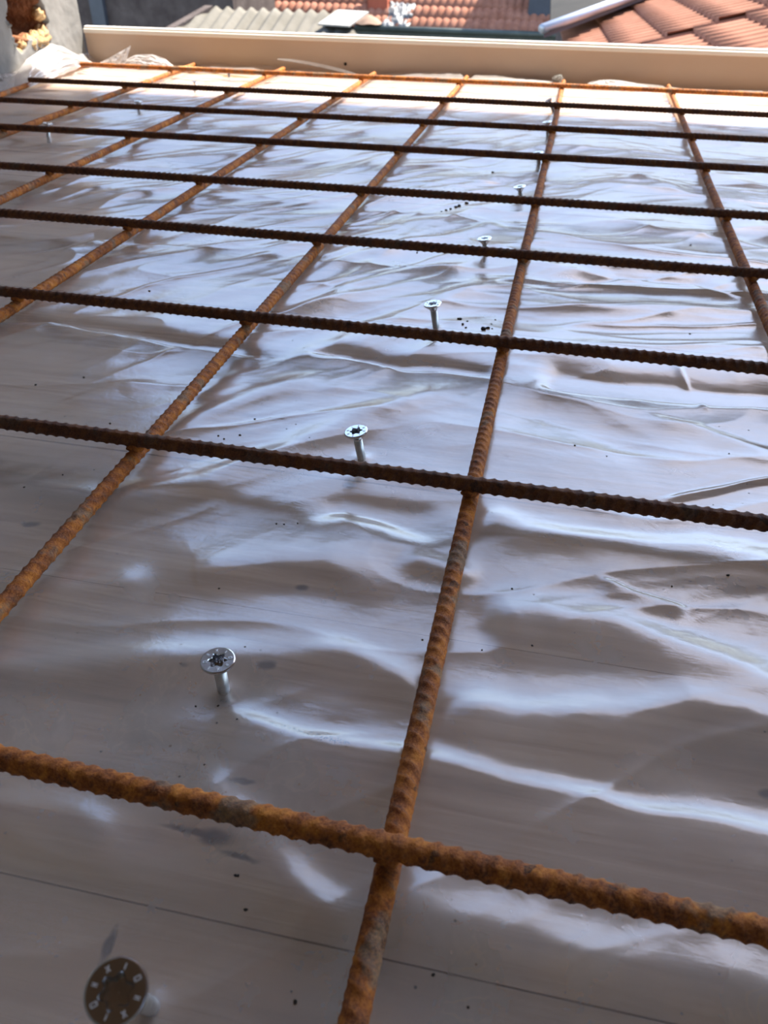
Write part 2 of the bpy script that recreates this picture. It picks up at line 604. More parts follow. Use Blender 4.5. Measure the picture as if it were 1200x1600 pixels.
# ------------------------------------------------------------------ reinforcing mesh
DB = .010
Hpx = {8: [(167, 100), (400, 114.5), (800, 131), (1200, 146.7)], 7: [(49, 123), (400, 143), (800, 161.3), (1200, 178)],
       6: [(0, 153), (200, 167), (400, 178), (800, 197.3), (1200, 216.7)], 5: [(0, 197.7), (200, 207), (400, 220.5), (800, 242.3), (1200, 264)],
       4: [(0, 257), (200, 271), (400, 286), (800, 312.5), (1200, 336)], 3: [(0, 331.7), (200, 347.7), (400, 364), (800, 397.7), (1200, 425.7)],
       2: [(0, 455), (200, 471), (400, 496), (800, 538), (1200, 573)], 1: [(0, 659), (300, 696), (600, 740), (900, 777.5), (1200, 815)],
       0: [(0, 1190), (300, 1243), (600, 1322), (900, 1387.5), (1200, 1455)]}
Vpx = {3: [(550, 1600), (575, 1470), (600, 1365), (620, 1285), (650, 1150), (687, 990), (720, 810), (745, 735), (787, 550), (800, 497), (825, 383), (853, 250), (872, 173), (879, 127)],
       4: [(1043, 130), (1056.7, 163), (1087, 243), (1110, 297), (1128, 337), (1167, 417), (1200, 497)],
       2: [(0, 945), (115, 815), (200, 720), (245, 672), (360, 555), (402, 495), (497, 380), (573, 303), (620, 250), (667, 192), (703, 150), (727, 122)],
       1: [(0, 495), (60, 450), (213, 357), (320, 283), (390, 250), (480, 185), (530, 150), (580, 117)],
       0: [(0, 313), (93, 267), (143, 250), (213, 213), (300, 177), (367, 143), (440, 108)],
       -1: [(0, 213), (123, 167), (210, 133), (267, 115), (307, 101)], -2: [(0, 148), (63, 127), (133, 100)]}
Hfit, Vfit = {}, {}
for k, pts in Hpx.items():
    P = np.array([at(u, v, 1.5 * DB) for u, v in pts])
    Hfit[k] = np.polyfit(P[:, 0], P[:, 1], 1 if k in (0, 1) else 1)
for k, pts in Vpx.items():
    P = np.array([at(u, v, .5 * DB) for u, v in pts])
    Vfit[k] = np.polyfit(P[:, 1], P[:, 0], 1)
print('H', {k: [round(float(c), 4) for c in f] for k, f in Hfit.items()})
print('V', {k: [round(float(c), 4) for c in f] for k, f in Vfit.items()})


def rebar_mesh(name, p0, p1, step=.0011, seg=22, seed=0):
    """ribbed bar from p0 to p1 with a slight wander, two rows of slanted ribs and two seams"""
    rs = np.random.RandomState(seed)
    p0 = np.array(p0, float)
    p1 = np.array(p1, float)
    Lb = np.linalg.norm(p1 - p0)
    n = int(Lb / step)
    s = np.linspace(0, Lb, n)
    th = np.linspace(0, 2 * np.pi, seg, endpoint=False)
    d = (p1 - p0) / Lb
    up = np.array([0, 0, 1.0])
    sd_ = np.cross(d, up)
    S, T = np.meshgrid(s, th, indexing='ij')
    ph0 = rs.uniform(0, 2 * np.pi)
    Tt = (T + ph0) % (2 * np.pi)
    side = Tt // np.pi
    a = (Tt % np.pi) / np.pi                       # 0..1 across each rib field
    pitch = .0066
    sl = np.where(side == 0, 1, -1) * .95
    ph = (S / pitch + (a - .5) * sl + side * .5) % 1.0
    pulse = np.where(ph < .5, np.exp(-((ph - .5) / .24) ** 2), np.exp(-((ph - .5) / .07) ** 2))
    groove = np.exp(-((ph - .60) / .055) ** 2)
    cres = np.clip(np.sin(a * np.pi), 0, 1) ** .5
    r0 = DB / 2 - .0009
    R_ = r0 + .00085 * pulse * cres + .0004 * np.exp(-(np.minimum(a, 1 - a) / .05) ** 2)
    R_ = R_ + .00018 * perlin(S * 400 + seed * 9, T * 3, seed)
    endt = np.clip(np.minimum(S, Lb - S) / .0012, 0, 1)
    R_ = R_ * (.75 + .25 * np.sqrt(endt))
    wob = .0005 * np.sin(s * 5 + rs.uniform(0, 6)) * np.clip(np.minimum(s, Lb - s) / .1, 0, 1)
    C_ = p0[None] + d[None] * s[:, None] + up[None] * 0 + sd_[None] * wob[:, None]
    P = C_[:, None, :] + (np.cos(T) * R_)[..., None] * sd_ + (np.sin(T) * R_)[..., None] * up
    V = P.reshape(-1, 3)
    Q = grid_quads(n, seg, True)
    V = np.concatenate([V, C_[:1], C_[-1:]])
    i0, i1 = len(V) - 2, len(V) - 1
    # end caps as degenerate-free quads (pairs of segments)
    caps = []
    for j in range(0, seg, 2):
        caps.append([i0, j, (j + 1) % seg, (j + 2) % seg][::-1])
        b = (n - 1) * seg
        caps.append([i1, b + j, b + (j + 1) % seg, b + (j + 2) % seg])
    Q = np.concatenate([Q, np.array(caps)])
    me = quads_mesh(name, V, Q)
    at_ = me.attributes.new('groove', 'FLOAT', 'POINT')
    gv = np.concatenate([(groove * cres).ravel(), [0, 0]]).astype(np.float32)
    at_.data.foreach_set('value', gv)
    return me


_b = MB()
_vs = []
for i in range(9):
    for j in range(14):
        th_, ph_ = math.pi * i / 8, 2 * math.pi * j / 14
        q = 1 + .12 * math.sin(5 * ph_ + 2 * th_)
        _vs.append((.0056 * q * math.sin(th_) * math.cos(ph_), .0048 * q * math.sin(th_) * math.sin(ph_), .0034 * math.cos(th_)))
BEAD = bpy.data.meshes.new('weld_bead')
BEAD.from_pydata(_vs, [], [(i * 14 + j, (i + 1) * 14 + j, (i + 1) * 14 + (j + 1) % 14, i * 14 + (j + 1) % 14) for i in range(8) for j in range(14)])
BEAD.materials.append(M_rust[0])
BEAD.polygons.foreach_set('use_smooth', np.ones(len(BEAD.polygons), dtype=bool))

grid = empty('reinforcing_mesh', (0, 0, 0))
tag(grid, 'welded mesh of rusty ribbed steel bars laid over the plastic film', 'reinforcing mesh')
Vend = {3: (878, 121), 4: (1042, 128), 2: (727, 119), 1: (582, 115), 0: (438, 107), -1: (308, 101), -2: (134, 99)}
for k, f in sorted(Vfit.items()):
    ye = min(at(*Vend[k], .5 * DB)[1], 1.725)
    ys_ = -.42 if k >= 1 else (.1 if k > -2 else .2)
    ys_ = -.42
    me = rebar_mesh('lengthwise_bar', (np.polyval(f, ys_), ys_, .5 * DB), (np.polyval(f, ye), ye, .5 * DB), seed=k + 20)
    link_mesh('lengthwise_bar', me, M_rust[k % 2], grid)
# one more bar to the right, outside this view but part of the mesh
me = rebar_mesh('lengthwise_bar', (.405, -.42, .5 * DB), (.405, 1.70, .5 * DB), .0016, 16, seed=40)
link_mesh('lengthwise_bar', me, M_rust[1], grid)
Hleft = {8: at(133, 98, .015)[0], 7: at(49, 123, .015)[0]}
for k, f in sorted(Hfit.items()):
    x0 = Hleft.get(k, -1.062)
    x1 = .62
    me = rebar_mesh('crossbar', (x0, np.polyval(f, x0), 1.5 * DB - .0004), (x1, np.polyval(f, x1), 1.5 * DB - .0004), seed=k + 60)
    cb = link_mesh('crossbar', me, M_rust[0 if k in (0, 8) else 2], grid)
    for kk, g in Vfit.items():
        # crossing point, a small squashed weld bead
        yy = np.polyval(f, 0)
        for _ in range(4):
            xx = np.polyval(g, yy)
            yy = np.polyval(f, xx)
        if xx < x0 + .004: continue
        wo_ = bpy.data.objects.new('weld_bead', BEAD)
        COL.objects.link(wo_)
        wo_.parent = cb
        wo_.location = (xx, yy, DB)
        wo_.rotation_euler = (0, 0, kk + k)

# ------------------------------------------------------------------ plastic film
SCREWS = [((181, 1549), (234, 1572)), ((340, 1031), (350, 1080)), ((556, 673), (565, 715)), ((676, 474), (682, 516)), ((757, 372), (759, 403)),
          ((812, 291), (814, 312)), ((841, 238), (842, 262)), ((855, 190), (856, 213)), ((857, 155), (866, 177)), ((305, 127), (305, 141)),
          ((216, 158), (217, 174)), ((74, 192), (76, 218)), ((357, 109), (358, 121))]
ZF = -.0045     # mean height of the film
rows_y = [-.30]
while rows_y[-1] < 1.748:
    yv = rows_y[-1]
    dist = math.hypot(yv - CAM[1], .26)
    rows_y.append(yv + min(.0045, max(.0011, .0034 * dist ** 1.3 * .55)))
rows_y = np.array(rows_y)
NC = 860
s_in = np.linspace(0, 1, NC)
tt = np.clip((rows_y + .3) / 1.5, 0, 1)
XL = -.42 + (-1.071 + .42) * tt
XR = .34 + (.50 - .34) * tt
NO = 50
Xg = np.concatenate([(-1.071 + (XL[:, None] - .002 + 1.085) * np.linspace(0, 1, NO)[None]),
                     XL[:, None] + (XR - XL)[:, None] * s_in[None],
                     XR[:, None] + .004 + (1.25 - XR[:, None]) * np.linspace(0, 1, NO)[None]], 1)
Yg = np.repeat(rows_y[:, None], Xg.shape[1], 1)
print('film grid', Xg.shape)


def rot_noise(X, Y, deg, along, across, seed):
    a = math.radians(deg)
    U = (X * math.cos(a) + Y * math.sin(a)) / along
    W = (-X * math.sin(a) + Y * math.cos(a)) / across
    return perlin(U, W, seed)


def ridged(n):
    return 1 - np.abs(n) * 2


wx = Xg + .035 * perlin(Xg * 4, Yg * 4, 1) + .005 * perlin(Xg * 16, Yg * 16, 2)
wy2 = Yg + .035 * perlin(Xg * 4, Yg * 4, 7) + .005 * perlin(Xg * 16, Yg * 16, 8)
mL = 1 / (1 + np.exp((Xg + .02) / .05))          # left of the central bar the wrinkles slant
far = np.clip((Yg - .26) / .25, 0, 1)
near = 1 - far
vfar = .6 + .4 * np.clip((1.3 - Yg) / .6, 0, 1)
Hh = np.zeros_like(Xg)
Hh += far * vfar * mL * (.0036 * ridged(rot_noise(wx, wy2, 54, .30, .085, 3)) + .0008 * ridged(rot_noise(wx, wy2, 48, .16, .034, 4)))
Hh += far * vfar * (1 - mL) * (.0042 * ridged(rot_noise(wx, wy2, -6, .26, .090, 5)) + .0010 * ridged(rot_noise(wx, wy2, 14, .14, .036, 6)))
cr1 = np.clip(ridged(rot_noise(wx, wy2, 52, .30, .060, 14)), 0, 1) ** 3
cr2 = np.clip(ridged(rot_noise(wx, wy2, -3, .24, .060, 15)), 0, 1) ** 3
cr3 = np.clip(ridged(rot_noise(wx, wy2, 18, .18, .055, 16)), 0, 1) ** 3
Hh += far * vfar * (.0022 * mL * cr1 + .0022 * (1 - mL) * cr2 + .0011 * cr3)
Hh += near * .0008 * cr3
Hh += far * .0026 * rot_noise(wx, wy2, 8, .14, .10, 9)
Hh += near * (.0012 * rot_noise(wx, wy2, 8, .14, .05, 10) + .0002 * ridged(rot_noise(wx, wy2, 30, .08, .02, 11)))
Hh += .00012 * perlin(wx * 60, wy2 * 60, 12)


def fold(pts, Hmm, wf, wn_, taper=.2):
    P = np.array([at(u, v, ZF)[:2] for u, v in pts])
    Hmm = Hmm * 1.08
    Hm, wf, wn_ = Hmm / 1000, wf / 1000, wn_ / 1000
    pad = 3 * max(wf, wn_)
    lo, hi = P.min(0) - pad, P.max(0) + pad
    sel = (Xg > lo[0]) & (Xg < hi[0]) & (Yg > lo[1]) & (Yg < hi[1])
    if not sel.any(): return
    x, y_ = wxs[sel], wys[sel]
    best = np.full(x.shape, 1e9)
    sg = np.zeros(x.shape)
    arc = np.zeros(x.shape)
    cum = 0
    seglen = [np.linalg.norm(P[i + 1] - P[i]) for i in range(len(P) - 1)]
    tot = sum(seglen)
    for i in range(len(P) - 1):
        a, b = P[i], P[i + 1]
        ab = b - a
        Ls = seglen[i]
        nrm = np.array([-ab[1], ab[0]]) / Ls
        if nrm[1] < 0: nrm = -nrm
        t = ((x - a[0]) * ab[0] + (y_ - a[1]) * ab[1]) / Ls ** 2
        tc = np.clip(t, 0, 1)
        dd = np.hypot(x - a[0] - tc * ab[0], y_ - a[1] - tc * ab[1])
        side_ = (x - a[0]) * nrm[0] + (y_ - a[1]) * nrm[1]
        m_ = dd < best
        best = np.where(m_, dd, best)
        sg = np.where(m_, np.where(side_ < 0, -dd, dd), sg)
        arc = np.where(m_, (cum + tc * Ls) / tot, arc)
        cum += Ls
    t = sg + .7 * wf
    g = np.where(t < 0, np.exp(-(t / wn_) ** 2), np.exp(-(t / wf) ** 2))
    ends = np.clip(np.minimum(arc, 1 - arc) / taper, 0, 1)
    ends = ends * ends * (3 - 2 * ends)
    Hh[sel] += Hm * g * (.0 + 1.0 * ends)


wxs = Xg + .004 * perlin(Xg * 25, Yg * 25, 21)
wys = Yg + .003 * perlin(Xg * 25, Yg * 25, 22)
FOLDS = [
    ([(345, 1104), (430, 1135), (520, 1160), (640, 1180), (760, 1205), (900, 1240), (1050, 1268), (1330, 1325)], 3.2, 6.5, 28, .08),
    ([(0 - 200, 1022), (100, 1022), (250, 1018), (350, 1010), (450, 1006), (560, 1016)], 4.2, 13, 12, .3),
    ([(440, 1000), (540, 1012), (620, 1040), (700, 1090)], 2.6, 9, 12, .3),
    ([(660, 1080), (800, 1105), (950, 1100), (1060, 1085), (1350, 1160)], 4.6, 13, 24, .15),
    ([(310, 1180), (360, 1250), (420, 1310), (480, 1370), (590, 1460)], 2.6, 9, 11, .25),
    ([(600, 1370), (780, 1425), (950, 1465), (1350, 1540)], 3.0, 12, 20, .1),
    ([(-60, 1230), (120, 1262), (240, 1310)], 2.0, 8, 10, .3),
    ([(200, 900), (300, 868), (430, 850), (520, 850), (660, 900)], 4.6, 24, 12, .3),
    ([(-40, 740), (150, 770), (300, 745), (420, 700), (560, 640), (720, 590)], 3.0, 14, 16, .2),
    ([(742, 782), (830, 818), (950, 838), (1100, 850), (1300, 885)], 3.4, 13, 20, .12),
    ([(735, 955), (840, 945), (950, 960), (1060, 1000), (1300, 1090)], 4.6, 14, 22, .12),
    ([(925, 903), (1000, 932), (1085, 957)], 1.8, 2.5, 9, .2),
    ([(-60, 497), (120, 500), (280, 528), (430, 547)], -5.0, 11, 4, .15),
    ([(480, 540), (640, 566), (800, 577)], -5.0, 12, 4, .2),
    ([(830, 578), (950, 595), (1080, 605), (1350, 622)], -9.0, 24, 6, .12),
    ([(440, 800), (540, 772), (650, 800), (730, 830)], -3.2, 15, 10, .3),
    ([(750, 640), (850, 630), (950, 660), (1080, 710)], -2.6, 22, 16, .3),
    ([(180, 700), (300, 650), (430, 600), (520, 570)], 2.2, 10, 12, .3),
    ([(620, 860), (700, 880), (760, 900)], 2.0, 9, 9, .3),
    ([(0, 880), (130, 905), (260, 880)], 2.0, 12, 12, .3),
    ([(440, 450), (560, 400), (700, 370), (790, 340)], 3.0, 9, 12, .2),
    ([(420, 510), (540, 450), (640, 425), (760, 410)], 2.6, 9, 12, .2),
    ([(860, 440), (960, 430), (1080, 440), (1200, 470)], -3.5, 14, 6, .2),
    ([(560, 320), (680, 300), (800, 270)], 3.0, 11, 14, .2),
    ([(300, 420), (420, 400), (500, 360)], 3.0, 11, 14, .2),
    ([(0, 400), (150, 370), (290, 380)], -3.5, 14, 7, .25),
    ([(900, 290), (1000, 280), (1100, 310)], 3.5, 14, 18, .25),
    ([(1000, 640), (1100, 670), (1250, 720)], 1.6, 5, 14, .25),
    ([(60, 640), (180, 600), (260, 590)], 2.0, 9, 12, .3),
    ([(1440, 700), (1190, 750), (1010, 782)], 2.0, 2.2, 3, .12),
    ([(1050, 565), (1075, 600), (1110, 650)], 1.2, 2, 3, .2),
]
for fo in FOLDS:
    fold(*fo)

# along the far edge and the left wall the film turns up
Hh += .010 * np.clip((Yg - 1.66) / .085, 0, 1) ** 1.5 * (.7 + .9 * perlin(Xg * 6, Yg * 2, 30))
Hh += .03 * np.clip((-1.00 - Xg) / .085, 0, 1) ** 2
Hh -= np.clip(Hh * 0, 0, 0)

# pucker around each screw
screw_pts = []
for (hpx, bpx) in SCREWS:
    B = at(*bpx, ZF)
    screw_pts.append(B)
    dd = np.hypot(Xg - B[0], Yg - B[1])
    Hh += .0018 * np.exp(-(dd / .006) ** 2) - .0016 * np.exp(-(dd / .022) ** 2)

Zs = ZF + Hh


def soft_max(a, b, k):
    h_ = np.clip(.5 + .5 * (a - b) / k, 0, 1)
    return b * (1 - h_) + a * h_ + k * h_ * (1 - h_)


def soft_min(a, b, k): return -soft_max(-a, -b, k)


Zs = soft_max(Zs, np.full_like(Zs, WOOD_Z + .0022), .0015)
# the bars press the film down
for k, f in list(Vfit.items()) + [(9, (0, .405))]:
    xb = np.polyval(f, Yg)
    dd = np.abs(Xg - xb)
    cap = -.0004 + np.clip(dd - .004, 0, None) * .8
    Zs = soft_min(Zs, cap, .0022)
for k, f in Hfit.items():
    yb = np.polyval(f, Xg)
    dd = np.abs(Yg - yb)
    cap = DB - .0015 + np.clip(dd - .004, 0, None) * .9
    Zs = soft_min(Zs, cap, .0018)
me = quads_mesh('plastic_film', np.stack([Xg, Yg, Zs], -1).reshape(-1, 3), grid_quads(*Xg.shape))
film = link_mesh('plastic_film', me, M_film)
tag(film, 'wide sheet of wrinkled milky plastic film spread over the boards', 'plastic film')


def flap(bottom, top, n=60, mrow=40, crump=.01, out=(1, 0, 0), seed=0, bulge=.0):
    """crumpled film between two 3D polylines"""
    def resample(P, n):
        P = np.array(P, float)
        d = np.r_[0, np.cumsum(np.linalg.norm(np.diff(P, axis=0), axis=1))]
        s = np.linspace(0, d[-1], n)
        return np.stack([np.interp(s, d, P[:, c]) for c in range(3)], 1)
    A, B = resample(bottom, n), resample(top, n)
    v = np.linspace(0, 1, mrow)[:, None, None]
    P = A[None] * (1 - v) + B[None] * v
    uu, vv = np.meshgrid(np.linspace(0, 1, n), np.linspace(0, 1, mrow))
    nz_ = ridged(perlin(uu * 3.1 + vv * 2, vv * 2.3 - uu * 2, seed)) * .7 + .45 * ridged(perlin(uu * 7 - vv * 3, vv * 6 + uu * 3, seed + 1)) + .2 * perlin(uu * 16, vv * 14, seed + 2)
    amp = crump * nz_ * (.25 + np.sin(np.pi * np.clip(vv, 0, 1)) * .75) + bulge * np.sin(np.pi * vv)
    P = P + amp[..., None] * np.array(out)
    me = quads_mesh('flap', P.reshape(-1, 3), grid_quads(mrow, n))
    return link_mesh('flap', me, M_flap, film)


# big drape up the left wall
bot = [onx(-60, 168, -1.03), at(0, 150, .002), at(45, 136, .002), at(80, 124, .002), at(110, 112, .003), at(133, 101, .004)]
top = [onx(-60, 160, WX + .006), onx(5, 140, WX + .01), onx(40, 94, WX + .012), onx(78, 68, WX + .012), onx(100, 73, WX + .014), onx(120, 86, WX + .014), onx(132, 97, WX + .012)]
tag(flap(bot, top, 120, 70, .022, (.85, -.35, .1), 50, .012), 'crumpled flap of film climbing the left wall')
# two lifted tongues in front of the edging
bot = [at(158, 99, .002), at(176, 101, .002), at(196, 100, .002)]
top = [ony(160, 97, 1.70), ony(205, 71, 1.715), ony(197, 97, 1.70)]
tag(flap(bot, top, 50, 30, .006, (0, -1, .3), 60), 'pointed tongue of film')
bot = [at(186, 101, .002), at(225, 104, .002), at(274, 108, .002)]
top = [ony(192, 95, 1.71), ony(212, 86, 1.715), ony(238, 85, 1.715), ony(258, 92, 1.71), ony(274, 105, 1.70)]
tag(flap(bot, top, 70, 30, .006, (0, -1, .2), 64), 'rounded tongue of film')
for (a, b, hgt, sd2) in (((583, 118), (866, 129), 3.5, 70), ((918, 129), (1012, 134), 8, 74), ((745, 121), (880, 128), 4, 77)):
    n_ = 24
    us = np.linspace(0, 1, n_)
    bot = [at(a[0] + (b[0] - a[0]) * q, a[1] + (b[1] - a[1]) * q + 2, .002) for q in us]
    yy = 1.735
    top = [ony(a[0] + (b[0] - a[0]) * q, a[1] + (b[1] - a[1]) * q + 1 - hgt * math.sin(math.pi * q) ** .7, 1.745 + .02 * q) for q in us]
    flap(bot, top, 80, 16, .003, (0, -1, .2), sd2)
# thin strand of film rising from the bar to the edging
pts = [ony(u, v, 1.73) for (u, v) in ((434, 92), (455, 94), (480, 98), (505, 103), (530, 109), (562, 117))]
wd = [.0008, .0022, .0028, .0030, .0028, .0015]
vs, fs = [], []
for i, (p, w_) in enumerate(zip(pts, wd)):
    vs += [(p[0], p[1], p[2] + w_), (p[0], p[1] - .004, p[2] - w_)]
    if i: fs.append((2 * i - 2, 2 * i - 1, 2 * i + 1, 2 * i))
tag(MB().add(vs, fs).build('strand', M_film, film, True), 'thin curling strand of film')


# ------------------------------------------------------------------ screws
def screw_head_mesh():
    seg = 96
    th = np.linspace(0, 2 * np.pi, seg, endpoint=False)
    star = .0034 * (1 + .17 * np.cos(6 * th))
    rings = [(star * .02, -.0048), (star * .80, -.0046), (star * .98, -.0004), (star * 1.05, -.00005), (np.full(seg, .0068), 0.0), (np.full(seg, .0072), -.0002),
             (np.full(seg, .0073), -.0008), (np.full(seg, .0071), -.0012), (np.full(seg, .0046), -.0034), (np.full(seg, .0031), -.0050), (np.full(seg, .0027), -.0062)]
    V = np.concatenate([np.stack([r * np.cos(th), r * np.sin(th), np.full(seg, z_)], 1) for r, z_ in rings])
    return quads_mesh('screw_head', V, grid_quads(len(rings), seg, True))


def mark_mesh():
    """eight raised glyph-like marks around the socket"""
    m = MB()
    rs = random.Random(3)
    for k in range(8):
        a = 2 * math.pi * k / 8 + .2
        R_ = Matrix.Rotation(a, 4, 'Z') @ Matrix.Translation((.0052, 0, 0))
        kind = k % 4
        w, t_ = .00068, .00012
        strokes = {0: [(-1, -1, 1, -1), (-1, 1, 1, 1), (-1, -1, -1, 1), (1, -1, 1, 1)], 1: [(-1, 0, 1, 0)],
                   2: [(-1, -1, 1, 1), (-1, 1, 1, -1)], 3: [(-1, -.6, 1, -.6), (-1, .6, 1, .6), (0, -.6, 0, .6)]}[kind]
        for (x0, y0, x1, y1) in strokes:
            p, q = Vector((x0 * w, y0 * w * .6, 0)), Vector((x1 * w, y1 * w * .6, 0))
            d = q - p
            M_ = R_ @ Matrix.Translation((p + q) / 2) @ Matrix.Rotation(math.atan2(d.y, d.x), 4, 'Z')
            m.box((-d.length / 2, -t_, -.0001), (d.length / 2, t_, .00022), M_)
    me = bpy.data.meshes.new('head_marking')
    me.from_pydata(m.v, [], m.f)
    return me


HEAD = screw_head_mesh()
MARK = mark_mesh()
slabels = ['zinc screw nearest the camera at the bottom left, leaning, its head seen almost face on',
           'zinc screw with star socket head just beyond the nearest crossbar, lower left',
           'zinc screw standing just beyond the second crossbar, left of the central lengthwise bar',
           'zinc screw just beyond the third crossbar with dark crumbs to its right',
           'zinc screw whose shank is half hidden by the fourth crossbar',
           'zinc screw rising just beyond the fifth crossbar near the central lengthwise bar',
           'dark looking screw beside the central lengthwise bar at the sixth crossbar',
           'dark looking screw beside the central lengthwise bar at the seventh crossbar',
           'small dark screw just beyond the eighth crossbar at the central lengthwise bar',
           'small dark screw just beyond the eighth crossbar in the left part of the film',
           'bluish screw head just beyond the seventh crossbar in the left part of the film',
           'tall looking zinc screw farthest left, in front of the sixth crossbar',
           'bright sunlit screw by the farthest crossbar, beside the pale lath']
for i, ((hpx, bpx), lab) in enumerate(zip(SCREWS, slabels)):
    B = at(*bpx, ZF)
    d = ray(*hpx)
    d = d / np.linalg.norm(d)
    if i == 0:
        Hp = CAM + d * .222
    else:
        z = np.array([0, 0, 1.0])
        n = np.cross(d, z)
        t = np.linalg.solve(np.stack([d, -z, n], 1), B - CAM)
        Hp = CAM + d * t[0]
    ax = Vector(Hp - B)
    Ls = ax.length
    root = empty('screw', tuple(B))
    rot = ax.to_track_quat('Z', 'Y')
    if i == 0:
        pass
    tag(root, lab, 'screw', 'screws left standing proud of the film')
    root.rotation_euler = rot.to_euler()
    hd = bpy.data.objects.new('head', HEAD)
    mk = bpy.data.objects.new('head_marking', MARK)
    for o in (hd, mk):
        COL.objects.link(o)
        o.parent = root
        o.location = (0, 0, Ls)
        o.rotation_euler = (0, 0, i * 1.3)
    sh = MB()
    sh.tube([(0, 0, -.0045), (0, 0, .001), (0, 0, Ls - .005)], .0027, 24)
    so = sh.build('shank', M_zinc_dull, root, True)
HEAD.materials.append(M_zinc)
HEAD.polygons.foreach_set('use_smooth', np.zeros(len(HEAD.polygons), dtype=bool))
MARK.materials.append(M_mark)


# ------------------------------------------------------------------ crumbs, lath and scraps on the film
def film_z(x, y_):
    r = int(np.clip(np.searchsorted(rows_y, y_), 0, len(rows_y) - 1))
    c = int(np.argmin(np.abs(Xg[r] - x)))
    return float(Zs[r, c])


def crumb_mesh(seed):
    rs = random.Random(seed)
    m = MB()
    vs = []
    n, k = 6, 9
    for i in range(n + 1):
        for j in range(k):
            th, ph = math.pi * i / n, 2 * math.pi * j / k
            rr = 1 + rs.uniform(-.25, .25) if 0 < i < n else .9
            vs.append((rr * math.sin(th) * math.cos(ph), rr * math.sin(th) * math.sin(ph), .6 * rr * math.cos(th)))
    fs = [(i * k + j, (i + 1) * k + j, (i + 1) * k + (j + 1) % k, i * k + (j + 1) % k) for i in range(n) for j in range(k)]
    me = bpy.data.meshes.new('dirt_crumb')
    me.from_pydata(vs, [], fs)
    me.materials.append(M_crumb)
    return me


CR = [crumb_mesh(s) for s in range(5)]
clusters = [
    ('dark crumbs beside the screw beyond the third crossbar', 'crumbs beside the screw at the third crossbar',
     [(718, 500, 2.6), (723, 507, 2.0), (728, 512, 1.2), (755, 515, 3.4), (762, 513, 2.4), (768, 507, .9), (774, 500, .8), (769, 514, .9), (730, 503, 1.0)]),
    ('dark crumbs in the row before the fifth crossbar', 'crumbs in a row at the fifth crossbar',
     [(697, 329, 2.2), (704, 327, 2.4), (712, 324, 3.0), (717, 322, 3.4), (729, 318, 3.0), (690, 331, 1.6)]),
    ('tiny dark speck of dirt on the film in the foreground', 'specks scattered on the near film',
     [(1138, 898, 1.0), (800, 921, .8), (898, 697, .8), (948, 713, .6), (1139, 709, .7), (832, 1007, .6), (753, 1016, .6), (660, 1000, .6), (1050, 916, .6),
      (368, 1368, .7), (372, 1368, .6), (384, 1422, .8), (461, 1566, .9), (342, 918, .6), (306, 1104, .6), (341, 1103, .6), (131, 590, 1.1), (56, 602, 1.0), (172, 662, .9), (398, 655, .9), (375, 680, .9), (341, 681, .9),
      (350, 686, .8), (432, 819, .7), (444, 820, .6), (465, 818, .6), (38, 762, .7), (98, 742, .7), (677, 1523, .7), (1078, 522, 1.0), (1079, 383, 1.6), (770, 270, 2.5), (652, 393, 1.2), (233, 453, 1.2)])]
ci = 0
crumb_sets = {}
ONE = {(755, 515): 'largest dark crumb, elongated, at the right of the crumbs beside the third crossbar screw',
       (718, 500): 'dark crumb nearest the screw beyond the third crossbar, upper left of its cluster',
       (717, 322): 'largest dark crumb of the short row before the fifth crossbar',
       (729, 318): 'dark crumb at the right end of the short row before the fifth crossbar',
       (690, 331): 'small dark crumb at the left end of the short row before the fifth crossbar',
       (770, 270): 'lone dark crumb between the fifth and sixth crossbars, left of the central bar',
       (1079, 383): 'lone dark speck between the fourth and fifth crossbars, towards the right',
       (1078, 522): 'lone dark speck between the third and fourth crossbars, towards the right'}
ORD = ['nearest', 'second', 'third', 'fourth', 'fifth', 'sixth', 'seventh']
for lab, grp, pts in clusters:
    for (u, v, r) in pts:
        p = at(u, v, ZF)
        z = film_z(p[0], p[1])
        p = at(u, v, z)
        z = film_z(p[0], p[1])
        o = bpy.data.objects.new('dirt_crumb', CR[ci % 5])
        COL.objects.link(o)
        rr = r / 1000 * (.6 if r > 1.5 else .7)
        o.scale = (rr * 1.3, rr, rr)
        o.rotation_euler = (0, 0, ci * 1.7)
        o.location = (p[0], p[1], z + rr * .35)
        nb = sum(1 for f in Hfit.values() if np.polyval(f, p[0]) < p[1])
        side_n = 'left' if p[0] < np.polyval(Vfit[3], p[1]) else 'right'
        where = 'before the nearest crossbar' if nb == 0 else 'between the %s and %s crossbars' % (ORD[nb - 1], ORD[nb])
        if grp.startswith('specks'):
            key = ('dirt specks %s, %s side' % (where, side_n), 'tiny dirt specks on the film ' + where + ', ' + side_n + ' of the central bar')
        else:
            key = (lab, grp)
        crumb_sets.setdefault(key, []).append((u, o, ONE.get((u, v))))
        ci += 1
RANK = ['leftmost', 'second from left', 'third from left', 'fourth from left', 'fifth from left', 'sixth from left', 'seventh from left', 'eighth from left', 'ninth from left', 'tenth from left']
for (lab, grp), items in crumb_sets.items():
    items.sort(key=lambda q: q[0])
    for k, (u, o, own) in enumerate(items):
        if len(items) == 1: r_ = 'only one'
        elif k == len(items) - 1: r_ = 'rightmost'
        else: r_ = RANK[k]
        tag(o, own or '%s of %s' % (r_, lab), 'crumb', grp)

